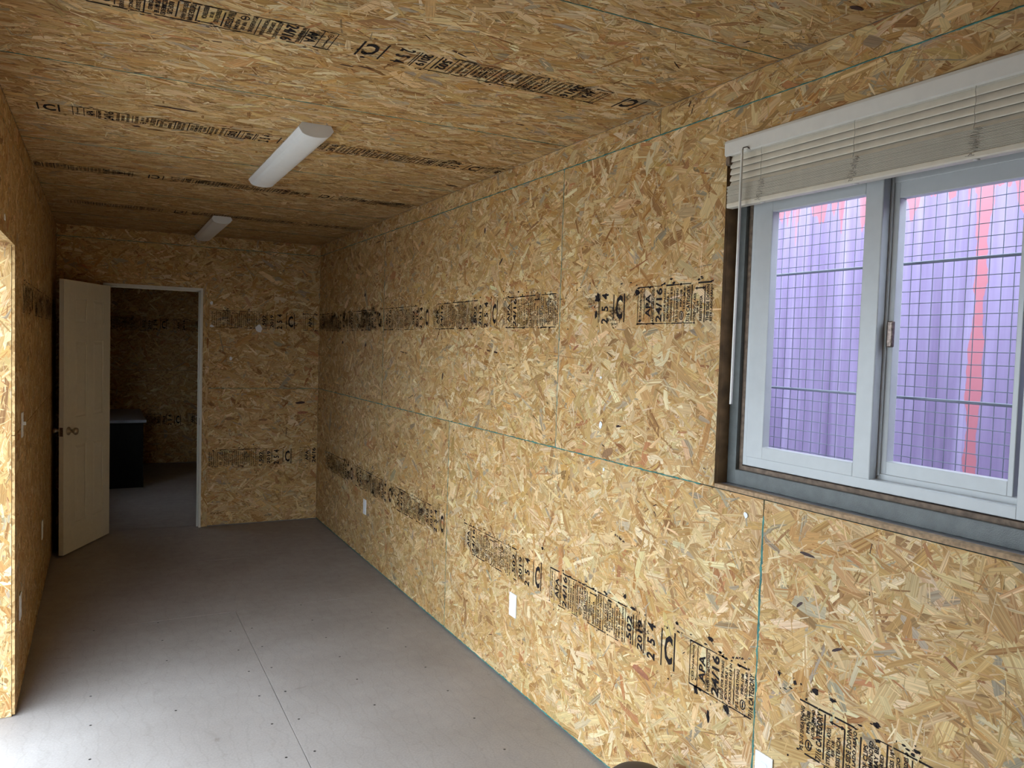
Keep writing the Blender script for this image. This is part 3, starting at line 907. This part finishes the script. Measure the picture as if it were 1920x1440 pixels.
# ================================================================== blind
bl = tag(empty('venetian_blind', (2.11, 1.45, 2.12)), 'cream slatted window blind pulled up above the sliding window', 'blind')
BY0, BY1 = .935, 1.962
def bpart(o):
    return place(o, bl)
bm = bmesh.new()
prof = [(2.138, 2.290), (2.100, 2.290), (2.0945, 2.294), (2.0935, 2.330), (2.0965, 2.338), (2.104, 2.342), (2.138, 2.342)]
a = [bm.verts.new((x, BY0, z)) for x, z in prof]; b = [bm.verts.new((x, BY1, z)) for x, z in prof]
for i in range(len(prof)):
    j = (i + 1) % len(prof)
    bm.faces.new([a[i], a[j], b[j], b[i]])
bm.faces.new(a); bm.faces.new(b[::-1])
bpart(from_bm('headrail', bm, M['railw']))
bpart(box('bracket', 2.10, 2.136, 1.945, 1.961, 2.262, 2.290, M['foam'], None, .001))
def slat_mesh(tilt, y0, y1, tk=.0006):
    """curved slat, 25 mm deep, 0.6 mm thick, round ends"""
    bm = bmesh.new()
    n = 6; wv = .0125
    top, bot = [], []
    ys = [(y0, .72), (y0 + .003, .92), (y0 + .009, 1), (y1 - .009, 1), (y1 - .003, .92), (y1, .72)]
    rows_ = []
    for y, k in ys:
        row = []
        for i in range(n + 1):
            s = (-1 + 2 * i / n) * wv * k; c = .0022 * (1 - (s / wv) ** 2)
            x = s * math.cos(tilt) - c * math.sin(tilt); z = s * math.sin(tilt) + c * math.cos(tilt)
            row.append((x, y, z))
        rows_.append(row)
    tv = [[bm.verts.new(p) for p in r] for r in rows_]
    bv = [[bm.verts.new((p[0] + tk * math.sin(tilt), p[1], p[2] - tk * math.cos(tilt))) for p in r] for r in rows_]
    for r in range(len(ys) - 1):
        for i in range(n):
            bm.faces.new([tv[r][i], tv[r][i + 1], tv[r + 1][i + 1], tv[r + 1][i]])
            bm.faces.new([bv[r][i], bv[r + 1][i], bv[r + 1][i + 1], bv[r][i + 1]])
        bm.faces.new([tv[r][0], tv[r + 1][0], bv[r + 1][0], bv[r][0]]); bm.faces.new([tv[r][n], bv[r][n], bv[r + 1][n], tv[r + 1][n]])
    for r in (0, -1):
        for i in range(n):
            bm.faces.new([tv[r][i], bv[r][i], bv[r][i + 1], tv[r][i + 1]])
    return bm
ref = None
for i in range(5):
    o = from_bm('slat', slat_mesh(1.22, BY0, 1.948), M['blind'], None, True) if ref is None else link(ref.copy())
    if ref is None: ref = o
    o.location = (2.112, 0, 2.282 - .0205 * i)
    bpart(o)
ref = None
NS = 27
for i in range(NS):
    o = from_bm('slat', slat_mesh(0.0, BY0, 1.953, .0013), M['blind'], None, True) if ref is None else link(ref.copy())
    if ref is None: ref = o
    o.location = (2.112 + random.uniform(-.0012, .0012), random.uniform(-.002, .002), 2.1425 + .00195 * i)
    bpart(o)
bpart(box('bottom_rail', 2.098, 2.127, BY0, 1.950, 2.124, 2.141, M['blind'], None, .004))
for y in (1.806, 1.472, 1.144):
    bm = bmesh.new()
    tube(bm, [(2.0995, y + .0015 * math.sin(k * 1.7), 2.293 - k * .0125) for k in range(9)], .0008, 6)
    bpart(from_bm('ladder_cord', bm, M['cord']))
    bm = bmesh.new()
    for k in range(15):
        z = 2.192 - k * .0043
        pts = [(2.0985 - .003 * random.random(), y + random.uniform(-.016, .012) + .012 * (k / 15 - .5), z + random.uniform(-.003, .003)) for _ in range(4)]
        tube(bm, pts, .0007, 5)
    bpart(from_bm('cord_bundle', bm, M['cord']))
    bm = bmesh.new()
    lathe(bm, [(0, 0), (.008, 0), (.0075, .0025), (0, .004)], (2.109, y - .004, 2.1245), (0, 0, -1), 14)
    bpart(from_bm('cord_button', bm, M['railw'], None, True))
bm = bmesh.new()
tube(bm, [(2.075, 1.863, 2.288), (2.075, 1.8635, 1.9), (2.075, 1.865, 1.502)], .0046, 6)
bpart(from_bm('tilt_wand', bm, M['railw']))
bm = bmesh.new()
tube(bm, [(2.100, 1.852, 2.292), (2.088, 1.856, 2.299), (2.078, 1.862, 2.296), (2.075, 1.863, 2.283)], .0018, 6)
bpart(from_bm('wand_hook', bm, M['bronze']))

# ================================================================== wire grille outside the window
gr = tag(empty('security_grille', (2.30, 1.45, 1.2)), 'grey welded wire grille fixed outside the window', 'grille')
GX = 2.300
def wire(name, pts, r, seg=6):
    bm = bmesh.new(); tube(bm, pts, r, seg); return from_bm(name, bm, M['wire'], None, True)
ref = None
k = 0
for i in range(34):
    y = .93 + .0313 * i
    o = wire('wire', [(GX, 0, 1.13), (GX, 0, 2.42)], .0012) if ref is None else link(ref.copy())
    if ref is None: ref = o
    o.location = (0, y + random.uniform(-.0015, .0015), 0)
    o.rotation_euler = (random.uniform(-.002, .002), 0, 0)
    place(o, gr)
ref = None
for i in range(39):
    z = 1.1625 + .0325 * i
    if min(abs(z - 1.553), abs(z - 1.922)) < .012:
        continue
    o = wire('wire', [(GX - .0022, .90, 0), (GX - .0022, 2.0, 0)], .0012) if ref is None else link(ref.copy())
    if ref is None: ref = o
    o.location = (0, 0, z)
    place(o, gr)
for z in (1.184, 1.553, 1.922, 2.29):
    place(wire('crossbar', [(GX - .004, .88, z), (GX - .004, 2.02, z)], .0042, 8), gr)
place(box('grille_frame_post', GX - .005, GX + .02, 2.01, 2.035, 1.10, 2.45, M['wire']), gr)
place(box('grille_frame_post', GX - .005, GX + .02, .865, .89, 1.10, 2.45, M['wire']), gr)

# ================================================================== neighbouring container
ct = tag(empty('shipping_container', (3.0, 2.0, -.15)), 'weathered red corrugated container wall, lilac skylight in its colour, beyond the window', 'container')
CX = 3.15
bm = bmesh.new()
prev = None
y = -3.0
pts = []
while y < 7.0:
    pts += [(CX, y), (CX, y + .072), (CX + .036, y + .072 + .068), (CX + .036, y + .21)]
    y += .278
for (x, yy) in pts:
    cur = (bm.verts.new((x, yy, -.05)), bm.verts.new((x, yy, 2.43)))
    if prev:
        bm.faces.new([prev[0], cur[0], cur[1], prev[1]])
    prev = cur
place(from_bm('corrugated_side', bm, M['cont']), ct)
place(box('top_rail', CX - .02, CX + .06, -3, 7, 2.42, 2.52, M['cont'], None, .004), ct)
place(box('bottom_rail', CX - .02, CX + .08, -3, 7, -.14, -.04, M['cont'], None, .004), ct)
place(box('roof', CX + .03, CX + 2.4, -3, 7, 2.46, 2.50, M['cont']), ct)
struct(box('ground', -40, 40, -40, 40, -.30, -.15, M['ground']), 'pale gravel yard outside')

# ================================================================== electrical fittings
def cover_plate(name, fr, u, v, label, cat, kind, group=None):
    e = tag(empty(name, tuple(fr.pt((u, v, 0.0)))), label, cat, group)
    z0, z1 = .0012, .0065
    def bx(nm, u0, u1, v0, v1, c0, c1, mat, bev=.0):
        bm = bmesh.new(); bbox(bm, u0, u1, v0, v1, c0, c1, bev)
        for vt in bm.verts:
            vt.co = Vector(fr.pt((vt.co.x, vt.co.y, vt.co.z)))
        return place(from_bm(nm, bm, mat), e)
    bx('plate', u - .035, u + .035, v - .057, v + .057, z0, z1, M['plate'], .0015)
    if kind == 'outlet':
        for s in (-1, 1):
            c = v + s * .0195
            bm = bmesh.new()
            k = 20; ring = []
            for q in range(k):
                t = 2 * math.pi * q / k
                ring.append((u + .0165 * math.cos(t), c + max(-.0125, min(.0125, .0165 * math.sin(t)))))
            lo = [bm.verts.new(fr.pt((a_, b_, z1 - .001))) for a_, b_ in ring]; hi = [bm.verts.new(fr.pt((a_, b_, z1 + .0015))) for a_, b_ in ring]
            for q in range(k):
                bm.faces.new([lo[q], lo[(q + 1) % k], hi[(q + 1) % k], hi[q]])
            bm.faces.new(hi)
            r_ = place(from_bm('receptacle', bm, M['plate']), e)
            for du, hh in ((-.0063, .0042), (.0063, .0034)):
                sl = bx('slot', u + du - .0011, u + du + .0011, c + .0015 - hh, c + .0015 + hh, z1 + .001, z1 + .0019, M['slot'])
                sl.parent = r_; sl.matrix_parent_inverse = r_.matrix_parent_inverse.copy()
            sl = bx('slot', u - .0022, u + .0022, c - .0095, c - .0055, z1 + .001, z1 + .0019, M['slot'])
            sl.parent = r_; sl.matrix_parent_inverse = r_.matrix_parent_inverse.copy()
    else:
        bx('toggle', u - .005, u + .005, v - .002, v + .014, z1 - .001, z1 + .012, M['plate'], .001)
    for s in ((0,) if kind == 'outlet' else (-.030, .030)):
        bm = bmesh.new()
        lathe(bm, [(.0032, 0), (.0028, .0009), (0, .001)], tuple(fr.pt((u, v + s, z1))), tuple(fr.n), 10)
        place(from_bm('screw', bm, M['railw']), e)
    return e
cover_plate('wall_outlet', FR, -3.332, .404, 'white duplex outlet low on right wall, middle of the three', 'outlet', 'outlet', 'outlets on the right wall')
cover_plate('wall_outlet', FR, -5.770, .410, 'small distant white outlet low on right wall nearest the back corner', 'outlet', 'outlet', 'outlets on the right wall')
cover_plate('wall_outlet', FR, -1.692, .396, 'white outlet cut by the bottom edge beside the teal joint', 'outlet', 'outlet', 'outlets on the right wall')
cover_plate('wall_outlet', FL, 4.140, .418, 'white outlet low on left wall near the entrance edge', 'outlet', 'outlet', 'outlets on the left wall')
cover_plate('wall_outlet', FL, 5.640, .435, 'white outlet low on dark left wall near the inner door', 'outlet', 'outlet', 'outlets on the left wall')
cover_plate('light_switch', FL, 4.235, 1.235, 'white toggle light switch on left wall beside the entrance', 'switch', 'switch')

# ================================================================== ceiling lights
def ceiling_light(y0, y1, label):
    xc = 1.090
    e = tag(empty('ceiling_light', (xc, (y0 + y1) / 2, H)), label, 'light', 'strip lights on the ceiling')
    top = H - .0012
    prof = [(-.058, 0), (-.070, -.020)]
    for k in range(0, 11):
        t = -1 + 2 * k / 10
        prof.append((.056 * t, -.034 - .019 * math.sqrt(max(0, 1 - t * t * .86))))
    prof += [(.070, -.020), (.058, 0)]
    def ext(a, b, sc, nm, mat):
        bm = bmesh.new()
        A = [bm.verts.new((xc + x * sc, a, top + z * sc)) for x, z in prof]; B = [bm.verts.new((xc + x * sc, b, top + z * sc)) for x, z in prof]
        n = len(prof)
        for i in range(n):
            f = bm.faces.new([A[i], A[(i + 1) % n], B[(i + 1) % n], B[i]])
            f.smooth = False
        bm.faces.new(A); bm.faces.new(B[::-1])
        return place(from_bm(nm, bm, mat), e)
    ext(y0 + .006, y1 - .006, 1.0, 'diffuser', M['lamp'])
    ext(y0, y0 + .006, 1.012, 'end_cap', M['lampend'])
    ext(y1 - .006, y1, 1.012, 'end_cap', M['lampend'])
    return e
ceiling_light(3.236, 4.455, 'long white strip light on ceiling, nearer of the two')
ceiling_light(6.04, 7.24, 'white strip light on ceiling near the back doorway')

# ================================================================== desk in the back room
dk = tag(empty('desk', (.4, 10.1, 0)), 'black desk with grey top in the dark back room', 'desk')
def dpart(nm, *a, mat='deskd', bev=.003):
    return place(box(nm, *a, M[mat], None, bev), dk)
dpart('desk_top', .02, .765, 9.42, 10.88, .712, .742, mat='deskt')
dpart('end_panel', .05, .735, 9.45, 9.475, .0, .712)
dpart('end_panel', .05, .735, 10.825, 10.85, .0, .712)
dpart('back_panel', .05, .07, 9.475, 10.825, .05, .712)
dpart('plinth', .05, .742, 9.443, 9.451, .0, .12, mat='deskd')
for k, z in enumerate((.14, .33, .52)):
    d = dpart('drawer', .715, .738, 9.49, 9.93, z, z + .175)
    h = box('handle', .738, .752, 9.62, 9.80, z + .085, z + .097, M['brass'], None, .002)
    h.parent = d; h.matrix_parent_inverse = d.matrix_parent_inverse.copy()

# ================================================================== small things
def scrap(fr, u, v, w, h, label, seed):
    rnd = random.Random(seed)
    n = 7
    ring = []
    for k in range(n):
        t = 2 * math.pi * k / n + rnd.uniform(-.2, .2)
        ring.append((u + w / 2 * math.cos(t) * rnd.uniform(.7, 1.1), v + h / 2 * math.sin(t) * rnd.uniform(.7, 1.1)))
    vs = [fr.pt((a_, b_, .0019)) for a_, b_ in ring] + [fr.pt((a_, b_, .0028 + rnd.uniform(0, .002))) for a_, b_ in ring]
    fs = [tuple(range(n, 2 * n))] + [(i, (i + 1) % n, n + (i + 1) % n, n + i) for i in range(n)]
    o = obj('paper_scrap', vs, fs, M['paper'])
    tag(o, label, 'paper scrap', 'torn paper scraps on the walls')
scrap(FR, -2.642, 1.548, .017, .013, 'small white paper scrap on right wall above the larger scrap left of window', 1)
scrap(FR, -2.633, 1.356, .022, .034, 'tall white torn paper scrap on right wall left of the window', 2)
scrap(FR, -2.600, 1.182, .014, .016, 'tiny white paper scrap just under the teal joint left of the window', 3)
scrap(FR, -1.813, 1.158, .024, .020, 'white paper scrap below the window sill corner', 4)
scrap(FB, 1.570, 1.752, .062, .075, 'white triangular paper scrap below the stamp on the back wall', 5)
scrap(FB, 1.336, 1.483, .028, .040, 'white paper scrap alone in the middle of the back wall board', 6)
scrap(FB, 1.172, 1.965, .030, .036, 'white paper scrap above the stamp beside the inner doorway', 7)
scrap(FB, 1.176, 1.762, .036, .026, 'white paper scrap below the stamp beside the inner doorway', 8)
scrap(FL, 3.50, 2.086, .05, .03, 'white paper scrap high on left wall above the entrance, upper one', 9)

bn = tag(empty('waste_bin', (1.905, 2.035, 0)), 'dark brown rounded bin top at the bottom edge of the picture', 'bin')
bm = bmesh.new()
lathe(bm, [(.0, .0), (.085, .0), (.090, .006), (.110, .215), (.112, .222), (.100, .222), (0, .218)], (1.905, 2.035, 0), (0, 0, 1), 32)
place(from_bm('body', bm, M['bin'], None, True), bn)
bm = bmesh.new()
lathe(bm, [(.115, .214), (.117, .226), (.108, .243), (.086, .262), (.055, .275), (.022, .281), (0, .282)], (1.905, 2.035, 0), (0, 0, 1), 32)
place(from_bm('lid', bm, M['bin'], None, True), bn)
